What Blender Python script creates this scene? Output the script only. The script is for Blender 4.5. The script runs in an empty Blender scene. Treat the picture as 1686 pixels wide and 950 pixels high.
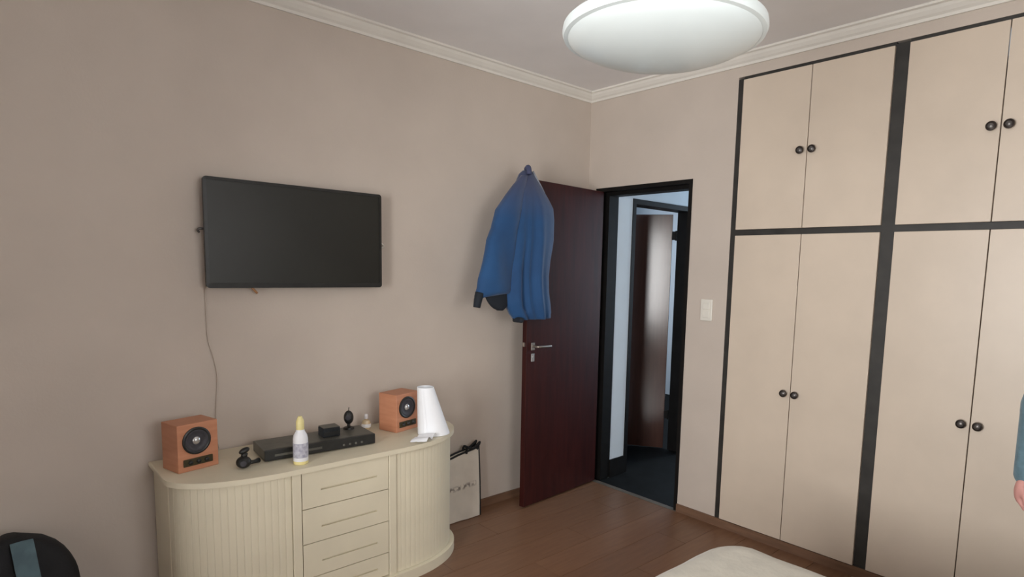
import bpy, bmesh, math, random
from mathutils import Vector, Matrix, noise
random.seed(7)
S = bpy.context.scene
COL = S.collection
PI = math.pi

# ------------------------------------------------------------------ camera
cam_d = bpy.data.cameras.new('camera'); cam = bpy.data.objects.new('camera', cam_d); COL.objects.link(cam)
r = Vector((0.68685188, 0.72639286, 0.02424688)); u = Vector((-0.09763667, 0.05916024, 0.9934622)); f = Vector((-0.7202094, 0.68472876, -0.1115569))
M = Matrix(((r.x, u.x, -f.x, 2.9659), (r.y, u.y, -f.y, -3.1505), (r.z, u.z, -f.z, 1.5089), (0, 0, 0, 1)))
cam.matrix_world = M
cam_d.sensor_fit = 'HORIZONTAL'; cam_d.sensor_width = 36.0
cam_d.lens = 36.0 * 999.05 / 1686.0
cam_d.shift_x = -63.868 / 1686.0
cam_d.shift_y = (554.122 - 475.0) / 1686.0
cam_d.clip_start = 0.02
S.camera = cam

# ------------------------------------------------------------------ world, light, exposure
W = bpy.data.worlds.new('world'); S.world = W; W.use_nodes = True
W.node_tree.nodes['Background'].inputs[0].default_value = (0.80, 0.90, 1.0, 1)
W.node_tree.nodes['Background'].inputs[1].default_value = 1.0
S.view_settings.view_transform = 'Standard'; S.view_settings.look = 'None'
S.view_settings.gamma = 1.0; S.view_settings.use_curve_mapping = False
S.view_settings.exposure = 0.22

def area(name, loc, direction, sx, sy, power, color=(1, 1, 1), spread=180):
    l = bpy.data.lights.new(name, 'AREA'); l.shape = 'RECTANGLE'; l.size = sx; l.size_y = sy
    l.energy = power; l.color = color; l.spread = math.radians(spread)
    o = bpy.data.objects.new(name, l); COL.objects.link(o); o.location = loc
    o.rotation_euler = Vector(direction).to_track_quat('-Z', 'Y').to_euler()
    return o
# daylight outside the bedroom window behind the camera, the hall window and the window of the far room
area('daylight_bedroom_window', (2.35, -4.58, 1.42), (0, 1, 0), 1.5, 1.7, 132, (1.0, 0.99, 0.975))
area('added_side_daylight', (4.06, -2.20, 1.62), (-1, 0, 0), 1.5, 1.25, 36, (1.0, 0.99, 0.975))  # added side light that brightens the dresser and television wall
area('daylight_hall_window', (0.62, 3.16, 1.5), (0, -1, 0), 0.7, 1.6, 32, (0.74, 0.87, 1.0))
area('daylight_far_room_window', (-2.06, 1.6, 1.5), (1, 0, 0), 1.2, 1.5, 16, (0.84, 0.90, 1.0))

# ------------------------------------------------------------------ materials
MATS = {}
def lin(c):
    return tuple(((x / 255) / 12.92 if x / 255 <= 0.04045 else ((x / 255 + 0.055) / 1.055) ** 2.4) for x in c) + (1,)
def mat(name, c, rough=0.6, var=0.06, scale=8.0, bump=0.0, bscale=120.0, metal=0.0, spec=0.5, coat=0.0, sheen=0.0, stretch=(1, 1, 1), c2=None):
    m = bpy.data.materials.new(name); m.use_nodes = True; nt = m.node_tree; b = nt.nodes['Principled BSDF']
    tc = nt.nodes.new('ShaderNodeTexCoord'); mp = nt.nodes.new('ShaderNodeMapping'); mp.inputs['Scale'].default_value = stretch
    nt.links.new(tc.outputs['Object'], mp.inputs[0])
    n = nt.nodes.new('ShaderNodeTexNoise'); n.inputs['Scale'].default_value = scale; n.inputs['Detail'].default_value = 5
    nt.links.new(mp.outputs[0], n.inputs['Vector'])
    cr = nt.nodes.new('ShaderNodeValToRGB'); base = lin(c)
    d = lin(c2) if c2 else tuple(x * (1 - var * 2) for x in base[:3]) + (1,)
    l = base if c2 else tuple(min(1, x * (1 + var)) for x in base[:3]) + (1,)
    cr.color_ramp.elements[0].position = 0.3; cr.color_ramp.elements[1].position = 0.7
    cr.color_ramp.elements[0].color = d; cr.color_ramp.elements[1].color = l
    nt.links.new(n.outputs['Fac'], cr.inputs[0]); nt.links.new(cr.outputs[0], b.inputs['Base Color'])
    b.inputs['Roughness'].default_value = rough; b.inputs['Metallic'].default_value = metal
    b.inputs['Specular IOR Level'].default_value = spec; b.inputs['Coat Weight'].default_value = coat
    b.inputs['Sheen Weight'].default_value = sheen
    if bump:
        n2 = nt.nodes.new('ShaderNodeTexNoise'); n2.inputs['Scale'].default_value = bscale; n2.inputs['Detail'].default_value = 3
        nt.links.new(mp.outputs[0], n2.inputs['Vector'])
        bp = nt.nodes.new('ShaderNodeBump'); bp.inputs['Strength'].default_value = bump; bp.inputs['Distance'].default_value = 0.004
        nt.links.new(n2.outputs['Fac'], bp.inputs['Height']); nt.links.new(bp.outputs[0], b.inputs['Normal'])
    MATS[name] = m
    return m
mat('wall', (200, 188, 177), 0.9, 0.025, 3.0, 0.12, 90)
mat('ceiling', (240, 238, 238), 0.95, 0.02, 3.0, 0.08, 60)
mat('cornice', (228, 224, 216), 0.8, 0.02, 6.0)
mat('hall_wall', (214, 222, 228), 0.9, 0.02, 4.0)
mat('hall_floor', (15, 17, 18), 0.75, 0.25, 9.0, 0.1, 40, spec=0.15)
mat('dark_frame', (20, 18, 17), 0.6, 0.15, 14.0, 0.05, 60, spec=0.2)
mat('dark_stile', (46, 44, 41), 0.55, 0.2, 12.0, 0.05, 60)
mat('baseboard', (122, 92, 72), 0.5, 0.12, 5.0, 0.05, 50, stretch=(1, 1, 8))
mat('threshold', (120, 112, 102), 0.4, 0.1, 30, metal=0.3)
mat('mahogany', (62, 25, 22), 0.42, 0.14, 6.0, 0.05, 40, spec=0.2, stretch=(6, 6, 0.5), c2=(46, 18, 17))
mat('far_door_wood', (80, 50, 40), 0.2, 0.12, 6.0, 0.03, 40, coat=0.6, stretch=(6, 6, 0.5), c2=(70, 42, 34))
MATS['far_door_wood'].node_tree.nodes['Principled BSDF'].inputs['Coat Roughness'].default_value = 0.16
mat('wardrobe_paint', (212, 197, 180), 0.38, 0.025, 4.0, 0.03, 70)
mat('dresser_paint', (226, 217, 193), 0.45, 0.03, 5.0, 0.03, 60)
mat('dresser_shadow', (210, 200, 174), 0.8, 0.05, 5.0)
mat('metal', (176, 168, 160), 0.35, 0.05, 40, metal=0.9)
mat('knob', (52, 44, 40), 0.4, 0.15, 60, metal=0.5)
mat('knob_cap', (104, 100, 98), 0.35, 0.1, 60, metal=0.6)
mat('white_plastic', (226, 222, 212), 0.35, 0.01, 20)
mat('opal', (218, 226, 226), 0.28, 0.01, 5, spec=0.5)
mat('black_plastic', (32, 32, 31), 0.45, 0.2, 30)
mat('screen', (34, 34, 30), 0.4, 0.1, 3, spec=0.4)
mat('grey_plastic', (92, 91, 84), 0.45, 0.1, 30)
mat('cherry', (200, 140, 108), 0.5, 0.1, 5.0, 0.02, 60, stretch=(1, 1, 10), c2=(186, 124, 92))
mat('cone', (60, 58, 64), 0.5, 0.1, 40)
mat('silver', (206, 206, 206), 0.25, 0.03, 30, metal=0.7)
mat('olive', (62, 54, 30), 0.5, 0.15, 60)
mat('jacket', (24, 74, 122), 0.8, 0.12, 5.0, 0.3, 30, sheen=0.15, c2=(20, 62, 106))
mat('jacket_collar', (72, 78, 110), 0.8, 0.1, 8.0, 0.2, 60)
mat('jacket_dark', (18, 26, 36), 0.8, 0.1, 8.0, 0.2, 60)
mat('grey_fabric', (150, 156, 168), 0.5, 0.05, 60)
mat('canvas', (214, 206, 194), 0.85, 0.05, 9.0, 0.15, 200)
mat('black_fabric', (26, 27, 30), 0.85, 0.2, 12.0, 0.3, 150)
mat('charcoal_fabric', (38, 42, 46), 0.85, 0.2, 12.0, 0.3, 150)
mat('teal_fabric', (84, 106, 114), 0.8, 0.1, 20.0, 0.2, 150)
mat('blanket', (196, 190, 176), 0.95, 0.05, 14.0, 0.5, 60, sheen=0.3)
mat('sheet', (222, 218, 208), 0.9, 0.03, 8.0, 0.1, 60)
mat('bed_wood', (84, 56, 42), 0.5, 0.15, 6.0, stretch=(1, 8, 8))
mat('paper', (244, 246, 250), 0.7, 0.01, 8.0, 0.05, 20)
mat('bottle_white', (232, 232, 236), 0.35, 0.02, 20)
mat('bottle_yellow', (228, 214, 150), 0.4, 0.05, 30)
mat('bottle_print', (150, 148, 168), 0.4, 0.2, 70, c2=(206, 206, 214))
mat('perfume', (226, 206, 170), 0.15, 0.08, 30, spec=0.6)
mat('amber', (176, 128, 88), 0.3, 0.1, 30)
mat('cable', (192, 178, 166), 0.6, 0.03, 30)
mat('dark_cable', (30, 28, 27), 0.6, 0.1, 30)
mat('skin', (206, 150, 142), 0.55, 0.05, 30.0)
mat('hair', (52, 38, 30), 0.6, 0.2, 60.0, 0.4, 200)
mat('teal_sweater', (94, 122, 134), 0.9, 0.1, 40.0, 0.35, 220, sheen=0.2)
mat('jeans', (52, 60, 80), 0.85, 0.1, 30.0, 0.25, 250)
mat('shoe', (48, 46, 46), 0.6, 0.1, 20)
mat('eye_white', (232, 228, 224), 0.25, 0.01, 20)
mat('lips', (170, 100, 98), 0.5, 0.05, 30)
# window pane: thin clear glass that lets daylight through
m = bpy.data.materials.new('pane'); m.use_nodes = True; nt = m.node_tree; nt.nodes.clear()
o_ = nt.nodes.new('ShaderNodeOutputMaterial'); mx = nt.nodes.new('ShaderNodeMixShader'); t_ = nt.nodes.new('ShaderNodeBsdfTransparent'); g_ = nt.nodes.new('ShaderNodeBsdfGlossy')
fr = nt.nodes.new('ShaderNodeFresnel'); g_.inputs['Roughness'].default_value = 0.02
nt.links.new(fr.outputs[0], mx.inputs[0]); nt.links.new(t_.outputs[0], mx.inputs[1]); nt.links.new(g_.outputs[0], mx.inputs[2]); nt.links.new(mx.outputs[0], o_.inputs[0])
MATS['pane'] = m
# laminate floor: long grain, tone varies from plank to plank
m = mat('laminate', (128, 95, 72), 0.36, 0.12, 5.0, 0.03, 60, stretch=(9, 0.9, 1), c2=(115, 83, 62))
nt = m.node_tree; b = nt.nodes['Principled BSDF']; oi = nt.nodes.new('ShaderNodeObjectInfo'); hs = nt.nodes.new('ShaderNodeHueSaturation')
mr = nt.nodes.new('ShaderNodeMapRange'); mr.inputs['To Min'].default_value = 0.95; mr.inputs['To Max'].default_value = 1.06
src = b.inputs['Base Color'].links[0].from_socket
nt.links.new(oi.outputs['Random'], mr.inputs['Value']); nt.links.new(mr.outputs[0], hs.inputs['Value']); nt.links.new(src, hs.inputs['Color']); nt.links.new(hs.outputs[0], b.inputs['Base Color'])

# ------------------------------------------------------------------ helpers
def bm_new(): return bmesh.new()
def box(bm, x0, x1, y0, y1, z0, z1, bev=0.0, seg=2):
    t = bmesh.new(); bmesh.ops.create_cube(t, size=1.0)
    bmesh.ops.scale(t, vec=(x1 - x0, y1 - y0, z1 - z0), verts=t.verts)
    bmesh.ops.translate(t, vec=((x0 + x1) / 2, (y0 + y1) / 2, (z0 + z1) / 2), verts=t.verts)
    if bev: bmesh.ops.bevel(t, geom=list(t.edges), offset=bev, segments=seg, profile=0.5, affect='EDGES')
    merge(bm, t)
def merge(bm, t):
    me = bpy.data.meshes.new('tmp'); t.to_mesh(me); t.free(); bm.from_mesh(me); bpy.data.meshes.remove(me)
def lathe(bm, prof, loc=(0, 0, 0), axis=(0, 0, 1), n=32):
    q = Vector((0, 0, 1)).rotation_difference(Vector(axis)); loc = Vector(loc); rings = []
    for (rad, h) in prof:
        if rad < 1e-6: rings.append([bm.verts.new(loc + q @ Vector((0, 0, h)))])
        else: rings.append([bm.verts.new(loc + q @ Vector((rad * math.cos(2 * PI * k / n), rad * math.sin(2 * PI * k / n), h))) for k in range(n)])
    for A, B in zip(rings, rings[1:]):
        for k in range(n):
            k2 = (k + 1) % n
            if len(A) == 1 and len(B) == 1: continue
            if len(A) == 1: bm.faces.new((A[0], B[k], B[k2]))
            elif len(B) == 1: bm.faces.new((A[k2], A[k], B[0]))
            else: bm.faces.new((A[k2], A[k], B[k], B[k2]))
def cyl(bm, a, b, rad, rad2=None, n=16):
    a = Vector(a); b = Vector(b); L = (b - a).length; rad2 = rad if rad2 is None else rad2
    lathe(bm, [(0, 0), (rad, 0), (rad2, L), (0, L)], a, b - a, n)
def tube(bm, pts, rad, n=8):
    pts = [Vector(p) for p in pts]; rings = []; up = Vector((0.13, 0.31, 0.94))
    for i, p in enumerate(pts):
        t = (pts[min(i + 1, len(pts) - 1)] - pts[max(i - 1, 0)]).normalized()
        s = t.cross(up)
        if s.length < 1e-3: s = t.cross(Vector((1, 0, 0)))
        s.normalize(); w = s.cross(t); R_ = rad[i] if isinstance(rad, (list, tuple)) else rad
        rings.append([bm.verts.new(p + (s * math.cos(2 * PI * k / n) + w * math.sin(2 * PI * k / n)) * R_) for k in range(n)])
    for A, B in zip(rings, rings[1:]):
        for k in range(n): bm.faces.new((A[k], A[(k + 1) % n], B[(k + 1) % n], B[k]))
    bm.faces.new(rings[0][::-1]); bm.faces.new(rings[-1])
def smooth_path(pts, n=6):
    pts = [Vector(p) for p in pts]; out = []
    for i in range(len(pts) - 1):
        p0 = pts[max(i - 1, 0)]; p1 = pts[i]; p2 = pts[i + 1]; p3 = pts[min(i + 2, len(pts) - 1)]
        for k in range(n):
            t = k / n
            out.append(0.5 * ((2 * p1) + (p2 - p0) * t + (2 * p0 - 5 * p1 + 4 * p2 - p3) * t * t + (3 * p1 - p0 - 3 * p2 + p3) * t ** 3))
    out.append(pts[-1]); return out
def loft(bm, rings, cap=True, closed=True):
    R_ = [[bm.verts.new(p) for p in ring] for ring in rings]; n = len(R_[0])
    for A, B in zip(R_, R_[1:]):
        for k in range(n if closed else n - 1): bm.faces.new((A[k], A[(k + 1) % n], B[(k + 1) % n], B[k]))
    if cap: bm.faces.new(R_[0][::-1]); bm.faces.new(R_[-1])
def prism(bm, outline, z0, z1):
    loft(bm, [[(x, y, z0) for x, y in outline], [(x, y, z1) for x, y in outline]])
def obj(name, bm, material, parent=None, smooth=False, loc=None, rotz=None):
    bmesh.ops.recalc_face_normals(bm, faces=bm.faces)
    me = bpy.data.meshes.new(name); bm.to_mesh(me); bm.free()
    if smooth: me.shade_smooth()
    me.materials.append(MATS[material])
    o = bpy.data.objects.new(name, me); COL.objects.link(o)
    if loc: o.location = loc
    if rotz is not None: o.rotation_euler.z = rotz
    if parent: o.parent = parent
    if smooth == 'auto':
        me.set_sharp_from_angle(angle=math.radians(40))
    return o
def meshobj(name, me, parent, loc=(0, 0, 0), rotz=0):
    o = bpy.data.objects.new(name, me); COL.objects.link(o); o.parent = parent; o.location = loc; o.rotation_euler.z = rotz
    return o
def empty(name, loc=(0, 0, 0), rotz=0):
    o = bpy.data.objects.new(name, None); COL.objects.link(o); o.location = loc; o.rotation_euler.z = rotz; o.empty_display_size = 0.05
    return o
def tag(o, label, cat=None, group=None, kind=None):
    o['label'] = label
    if cat: o['category'] = cat
    if group: o['group'] = group
    if kind: o['kind'] = kind
    return o
def struct(name, bm, m, label=None, parent=None):
    o = obj(name, bm, m, parent); o['kind'] = 'structure'
    if label: o['label'] = label
    return o
def bx(*a, **k):
    bm = bm_new(); box(bm, *a, **k); return bm

# ------------------------------------------------------------------ room shell
RX, RY, RZ = 3.85, -4.30, 2.70
DX0, DX1, DZ = 0.076, 0.851, 2.06          # bedroom doorway (outer frame)
WX0, WX1, WZ = 1.118, 3.60, 2.585          # wardrobe niche
T = 0.13
fl = struct('floor', bx(-0.1, RX + 0.1, RY - 0.3, 0.0, -0.12, -0.012), 'baseboard', 'brown laminate plank floor of the bedroom')
PW, PL, G = 0.192, 1.22, 0.0012
full = {}
ncol = int(math.ceil(RX / PW))
for c in range(ncol):
    x0 = c * PW; x1 = min(RX, x0 + PW); y = RY - (c * 0.43 % PL)
    while y < 0:
        a = max(y, RY); b_ = min(y + PL, 0.0)
        if b_ - a > 0.03:
            key = (round(x1 - x0, 3), round(b_ - a, 3))
            if key not in full:
                t = bx(-(x1 - x0) / 2 + G, (x1 - x0) / 2 - G, -(b_ - a) / 2 + G, (b_ - a) / 2 - G, -0.012, 0.0)
                me = bpy.data.meshes.new('plank'); t.to_mesh(me); t.free(); me.materials.append(MATS['laminate']); full[key] = me
            meshobj('plank', full[key], fl, ((x0 + x1) / 2, (a + b_) / 2, 0))
        y += PL
struct('ceiling', bx(-0.13, RX + 0.13, RY - 0.2, 0.0, RZ, RZ + 0.12), 'ceiling', 'plain greyish white ceiling')
struct('wall_left', bx(-0.13, 0.0, RY - 0.2, 0.0, -0.02, RZ), 'wall', 'beige wall behind the television and dresser')
bm = bm_new()
box(bm, -0.13, DX0, 0, T, -0.02, RZ + 0.12); box(bm, DX0, DX1, 0, T, DZ, RZ + 0.12); box(bm, DX1, WX0, 0, T, -0.02, RZ + 0.12)
box(bm, WX0, WX1, 0, T, WZ, RZ + 0.12); box(bm, WX1, RX + 0.13, 0, T, -0.02, RZ + 0.12)
struct('wall_back', bm, 'wall', 'beige wall with the doorway and the built-in wardrobe')
sy0, sy1, sz0, sz1 = -2.92, -1.48, 1.08, 2.20
bm = bm_new()
box(bm, RX, RX + 0.13, RY - 0.2, sy0, -0.02, RZ); box(bm, RX, RX + 0.13, sy1, 0, -0.02, RZ); box(bm, RX, RX + 0.13, sy0, sy1, -0.02, sz0); box(bm, RX, RX + 0.13, sy0, sy1, sz1, RZ)
struct('wall_right', bm, 'wall', 'beige wall at the head of the bed')
w2 = tag(empty('added_side_window', (RX, -2.20, sz0)), 'white framed side window added above the head of the bed for light', kind='structure')  # unseen window, added as an opening for the side light
bm = bm_new()
for a in ((sy0, sy1, sz0, sz0 + 0.05), (sy0, sy1, sz1 - 0.05, sz1), (sy0, sy0 + 0.05, sz0 + 0.05, sz1 - 0.05), (sy1 - 0.05, sy1, sz0 + 0.05, sz1 - 0.05), (-2.225, -2.175, sz0 + 0.05, sz1 - 0.05)):
    box(bm, RX + 0.04, RX + 0.09, a[0], a[1], a[2], a[3])
bmesh.ops.translate(bm, vec=(-RX, 2.20, -sz0), verts=bm.verts); obj('window_frame', bm, 'white_plastic', w2)
for a, b_ in ((sy0 + 0.05, -2.225), (-2.175, sy1 - 0.05)):
    bm = bx(RX + 0.062, RX + 0.066, a, b_, sz0 + 0.05, sz1 - 0.05); bmesh.ops.translate(bm, vec=(-RX, 2.20, -sz0), verts=bm.verts); obj('pane', bm, 'pane', w2)
wx0, wx1, wz0, wz1 = 1.65, 3.05, 0.55, 2.25
bm = bm_new()
box(bm, 0, wx0, RY - 0.2, RY, -0.02, RZ); box(bm, wx1, RX, RY - 0.2, RY, -0.02, RZ)
box(bm, wx0, wx1, RY - 0.2, RY, -0.02, wz0); box(bm, wx0, wx1, RY - 0.2, RY, wz1, RZ)
struct('wall_front', bm, 'wall', 'beige wall with the bedroom window')
w = tag(empty('window_1', (2.55, RY, wz0)), 'white framed bedroom window that lets the daylight in', kind='structure')
def wpart(name, m, *a):
    o = bx(*a); bmesh.ops.translate(o, vec=(-2.55, -RY, -wz0), verts=o.verts); return obj(name, o, m, w)
bmf = bm_new()
for a in ((wx0, wx1, wz0, wz0 + 0.06), (wx0, wx1, wz1 - 0.06, wz1), (wx0, wx0 + 0.06, wz0 + 0.06, wz1 - 0.06), (wx1 - 0.06, wx1, wz0 + 0.06, wz1 - 0.06), (2.32, 2.38, wz0 + 0.06, wz1 - 0.06)):
    box(bmf, a[0], a[1], RY - 0.14, RY - 0.08, a[2], a[3])
bmesh.ops.translate(bmf, vec=(-2.55, -RY, -wz0), verts=bmf.verts); obj('window_frame', bmf, 'white_plastic', w)
wpart('pane', 'pane', wx0 + 0.06, 2.32, RY - 0.112, RY - 0.108, wz0 + 0.06, wz1 - 0.06)
wpart('pane', 'pane', 2.38, wx1 - 0.06, RY - 0.112, RY - 0.108, wz0 + 0.06, wz1 - 0.06)
wpart('window_sill', 'white_plastic', wx0, wx1, RY - 0.08, RY + 0.02, wz0 - 0.03, wz0)

# cornice: a small stepped cove along wall and ceiling
def cornice(name, label, a, b, inward, e0, e1):
    # profile (distance from wall, z); ends mitred
    prof = [(0, 2.640), (0.010, 2.640), (0.014, 2.652), (0.026, 2.660), (0.040, 2.674), (0.048, 2.686), (0.060, 2.690), (0.060, RZ), (0, RZ)]
    a = Vector(a); b = Vector(b); d = (b - a).normalized(); n = Vector(inward); bm = bm_new()
    loft(bm, [[tuple(a + n * p + d * (p if e0 else 0) + Vector((0, 0, z))) for p, z in prof], [tuple(b + n * p - d * (p if e1 else 0) + Vector((0, 0, z))) for p, z in prof]])
    struct(name, bm, 'cornice', label)
cornice('trim_1', 'pale plaster cornice along the top of the television wall', (0, 0, 0), (0, RY, 0), (1, 0, 0), 1, 1)
cornice('trim_2', 'pale plaster cornice above the doorway and wardrobe', (0, 0, 0), (RX, 0, 0), (0, -1, 0), 1, 1)
cornice('trim_3', 'pale plaster cornice along the bed-head wall', (RX, 0, 0), (RX, RY, 0), (-1, 0, 0), 1, 1)
cornice('trim_4', 'pale plaster cornice above the window', (0, RY, 0), (RX, RY, 0), (0, 1, 0), 1, 1)
BB = 0.05
struct('baseboard_left', bx(0, 0.012, RY, -0.0, 0, BB), 'baseboard', 'low brown baseboard along the television wall')
bm = bm_new(); box(bm, 0.012, DX0, -0.012, 0, 0, BB); box(bm, DX1, RX, -0.012, 0, 0, BB)
struct('baseboard_back', bm, 'baseboard', 'low brown baseboard below the wardrobe doors')
struct('baseboard_right', bx(RX - 0.012, RX, RY, -0.012, 0, BB), 'baseboard', 'low brown baseboard behind the bed')
struct('baseboard_front', bx(0.012, RX - 0.012, RY, RY + 0.012, 0, BB), 'baseboard', 'low brown baseboard under the window')

# ------------------------------------------------------------------ hall behind the doorway and the room off it
HX, HX1, HY1 = 0.15, 1.08, 3.0
OY0, OY1, OZ = 0.305, 1.09, 2.02           # doorway in the hall's left wall (outer frame)
struct('floor_hall', bx(-2.0, HX1, 0.0, HY1, -0.10, -0.004), 'hall_floor', 'nearly black tiled hall floor')
struct('trim_5', bx(DX0, DX1, -0.016, 0.022, -0.004, 0.003), 'threshold', 'thin metal threshold strip under the bedroom door')
bm = bm_new()
box(bm, 0.02, HX, T, OY0, -0.02, RZ); box(bm, 0.02, HX, OY0, OY1, OZ, RZ); box(bm, 0.02, HX, OY1, HY1, -0.02, RZ)
struct('wall_hall_left', bm, 'hall_wall', 'bluish white hall wall seen through the bedroom doorway')
struct('wall_hall_right', bx(HX1, WX0 - 0.004, T, HY1, -0.02, RZ), 'hall_wall', 'white hall wall behind the wardrobe')
bm = bm_new(); box(bm, 0.02, 0.27, HY1, HY1 + 0.1, -0.02, RZ); box(bm, 0.97, HX1 + 0.1, HY1, HY1 + 0.1, -0.02, RZ); box(bm, 0.27, 0.97, HY1, HY1 + 0.1, -0.02, 0.7); box(bm, 0.27, 0.97, HY1, HY1 + 0.1, 2.3, RZ)
struct('wall_hall_end', bm, 'hall_wall', 'white wall at the end of the hall with a window opening')
struct('ceiling_hall', bx(-2.0, HX1 + 0.04, T, HY1 + 0.1, RZ, RZ + 0.1), 'hall_wall', 'white hall ceiling')
bm = bm_new(); box(bm, HX, HX + 0.012, T + 0.013, OY0, 0, 0.13); box(bm, HX, HX + 0.012, OY1, HY1, 0, 0.13)
struct('baseboard_hall', bm, 'dark_frame', 'black baseboard along the hall wall')
bm = bm_new(); box(bm, -2.0, 0.02, HY1, HY1 + 0.1, -0.02, RZ); box(bm, -2.0, -0.13, 0.03, T, -0.02, RZ)
box(bm, -2.1, -2.0, 0.03, 0.9, -0.02, RZ); box(bm, -2.1, -2.0, 2.3, HY1 + 0.1, -0.02, RZ); box(bm, -2.1, -2.0, 0.9, 2.3, -0.02, 0.6); box(bm, -2.1, -2.0, 0.9, 2.3, 2.3, RZ)
struct('wall_far_room', bm, 'hall_wall', 'white walls of the room off the hall')

# bedroom door: frame and open leaf
d1 = tag(empty('door_1', (0.11, 0, 0)), 'dark mahogany door standing open against the television wall', kind='structure')
def dpart(name, bm, m, par, off):
    bmesh.ops.translate(bm, vec=off, verts=bm.verts); return obj(name, bm, m, par)
bm = bm_new()
box(bm, DX0, 0.108, -0.006, T + 0.004, 0, DZ); box(bm, 0.828, DX1, -0.006, T + 0.004, 0, DZ); box(bm, 0.108, 0.828, -0.006, T + 0.004, 2.036, DZ)
box(bm, 0.108, 0.156, 0.045, T + 0.012, 0, 2.036); box(bm, 0.814, 0.828, 0.045, T + 0.002, 0, 2.036); box(bm, 0.156, 0.814, 0.045, T + 0.002, 2.012, 2.036)
dpart('door_frame', bm, 'dark_frame', d1, (-0.11, 0, 0))
LW, LT = 0.722, 0.038
leaf = obj('leaf', bx(0.0, LW, 0.0, LT, 0.012, 2.034, bev=0.002, seg=1), 'mahogany', d1)
leaf.location = (0.004, -0.012, 0); leaf.rotation_euler.z = math.radians(-85.6)
# lever set sits on the face that looks at the hall (local +y)
bm = bm_new(); box(bm, LW - 0.068, LW - 0.036, LT, LT + 0.006, 1.005, 1.052, bev=0.002); obj('handle_plate', bm, 'metal', leaf)
bm = bm_new(); hx = LW - 0.052
tube(bm, smooth_path([(hx, LT + 0.004, 1.03), (hx, LT + 0.040, 1.03), (hx - 0.012, LT + 0.05, 1.03), (hx - 0.06, LT + 0.05, 1.028), (hx - 0.12, LT + 0.046, 1.026)], 5), 0.0075, 10)
obj('lever_handle', bm, 'metal', leaf, True)
bm = bm_new(); box(bm, LW - 0.066, LW - 0.038, LT, LT + 0.006, 0.935, 0.985, bev=0.002); lathe(bm, [(0, 0.0), (0.009, 0.0), (0.009, 0.004), (0, 0.004)], (LW - 0.052, LT + 0.006, 0.963), (0, 1, 0), 14)
obj('key_plate', bm, 'silver', leaf)
obj('latch', bx(LW, LW + 0.008, LT / 2 - 0.007, LT / 2 + 0.007, 1.03, 1.055), 'metal', leaf)
for z in (0.25, 1.05, 1.80):
    bm = bm_new(); cyl(bm, (-0.004, 0.0, z - 0.04), (-0.004, 0.0, z + 0.04), 0.006, n=10); obj('hinge', bm, 'metal', leaf, True)

# hall door: frame in the hall's left wall, leaf swung into the far room
d2 = tag(empty('door_2', (0.02, 1.07, 0)), 'glossy brown door ajar in a black frame off the hall', kind='structure')
bm = bm_new()
for a in ((OY0, OY0 + 0.036, 0, OZ), (OY1 - 0.036, OY1, 0, OZ), (OY0 + 0.036, OY1 - 0.036, OZ - 0.036, OZ)):
    box(bm, 0.014, HX + 0.006, a[0], a[1], a[2], a[3])
dpart('door_frame', bm, 'dark_frame', d2, (-0.02, -1.07, 0))
leaf2 = obj('leaf', bx(0.0, 0.69, -0.038, 0.0, 0.006, 1.972, bev=0.002, seg=1), 'far_door_wood', d2)
leaf2.location = (-0.045, -0.025, 0); leaf2.rotation_euler.z = math.radians(180 + 32.8)
for z in (0.3, 1.80):
    bm = bm_new(); cyl(bm, (-0.03, 0.0, z - 0.04), (-0.03, 0.0, z + 0.04), 0.007, n=10); box(bm, -0.03, 0.004, -0.003, 0.003, z - 0.035, z + 0.035); obj('hinge', bm, 'dark_frame', leaf2)

# ------------------------------------------------------------------ built-in wardrobe
wr = tag(empty('built_in_wardrobe', (WX0, 0, 0)), 'beige built-in wardrobe with black stiles and round dark knobs', 'wardrobe')
def wp(name, m, *a, bev=0.0):
    o = bx(*a, bev=bev); bmesh.ops.translate(o, vec=(-WX0, 0, 0), verts=o.verts); return obj(name, o, m, wr)
Z0, ZM0, ZM1, ZT = BB, 1.719, 1.750, 2.575
stiles = [(1.119, 1.152), (1.916, 1.975), (2.722, 2.781), (3.550, 3.599)]
for a, b_ in stiles: wp('stile', 'dark_stile', a, b_, 0.002, 0.56, 0.0, ZT)
for (a0, a1), (b0, b1) in zip(stiles, stiles[1:]):
    wp('rail', 'dark_stile', a1, b0, 0.002, 0.56, ZM0, ZM1)
    wp('top_rail', 'dark_stile', a1, b0, 0.003, 0.10, ZT - 0.008, WZ)
    wp('bottom_panel', 'dark_stile', a1, b0, 0.003, 0.56, 0.0, Z0)
    wp('back_panel', 'dark_stile', a1, b0, 0.55, 0.56, Z0, WZ)
    mid = (a1 + b0) / 2
    for lo, hi, kz in ((Z0 + 0.003, ZM0 - 0.001, 0.871), (ZM1 + 0.001, ZT - 0.009, 2.145)):
        for s in (-1, 1):
            xa, xb = (a1 + 0.002, mid - 0.002) if s < 0 else (mid + 0.002, b0 - 0.002)
            d = wp('door', 'wardrobe_paint', xa, xb, -0.010, 0.012, lo, hi, bev=0.0015)
            kx = mid + s * 0.031
            k = bm_new(); lathe(k, [(0, 0), (0.010, 0), (0.009, 0.010), (0.0185, 0.014), (0.0200, 0.020), (0.0185, 0.026), (0.013, 0.028), (0.012, 0.026)], (kx - WX0, -0.010, kz), (0, -1, 0), 20)
            kn = obj('knob', k, 'knob', d, 'auto')
            k = bm_new(); lathe(k, [(0.0125, 0.0255), (0.008, 0.0285), (0, 0.0295)], (kx - WX0, -0.010, kz), (0, -1, 0), 20)
            k2 = obj('knob_cap', k, 'knob_cap', d, True)

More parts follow.
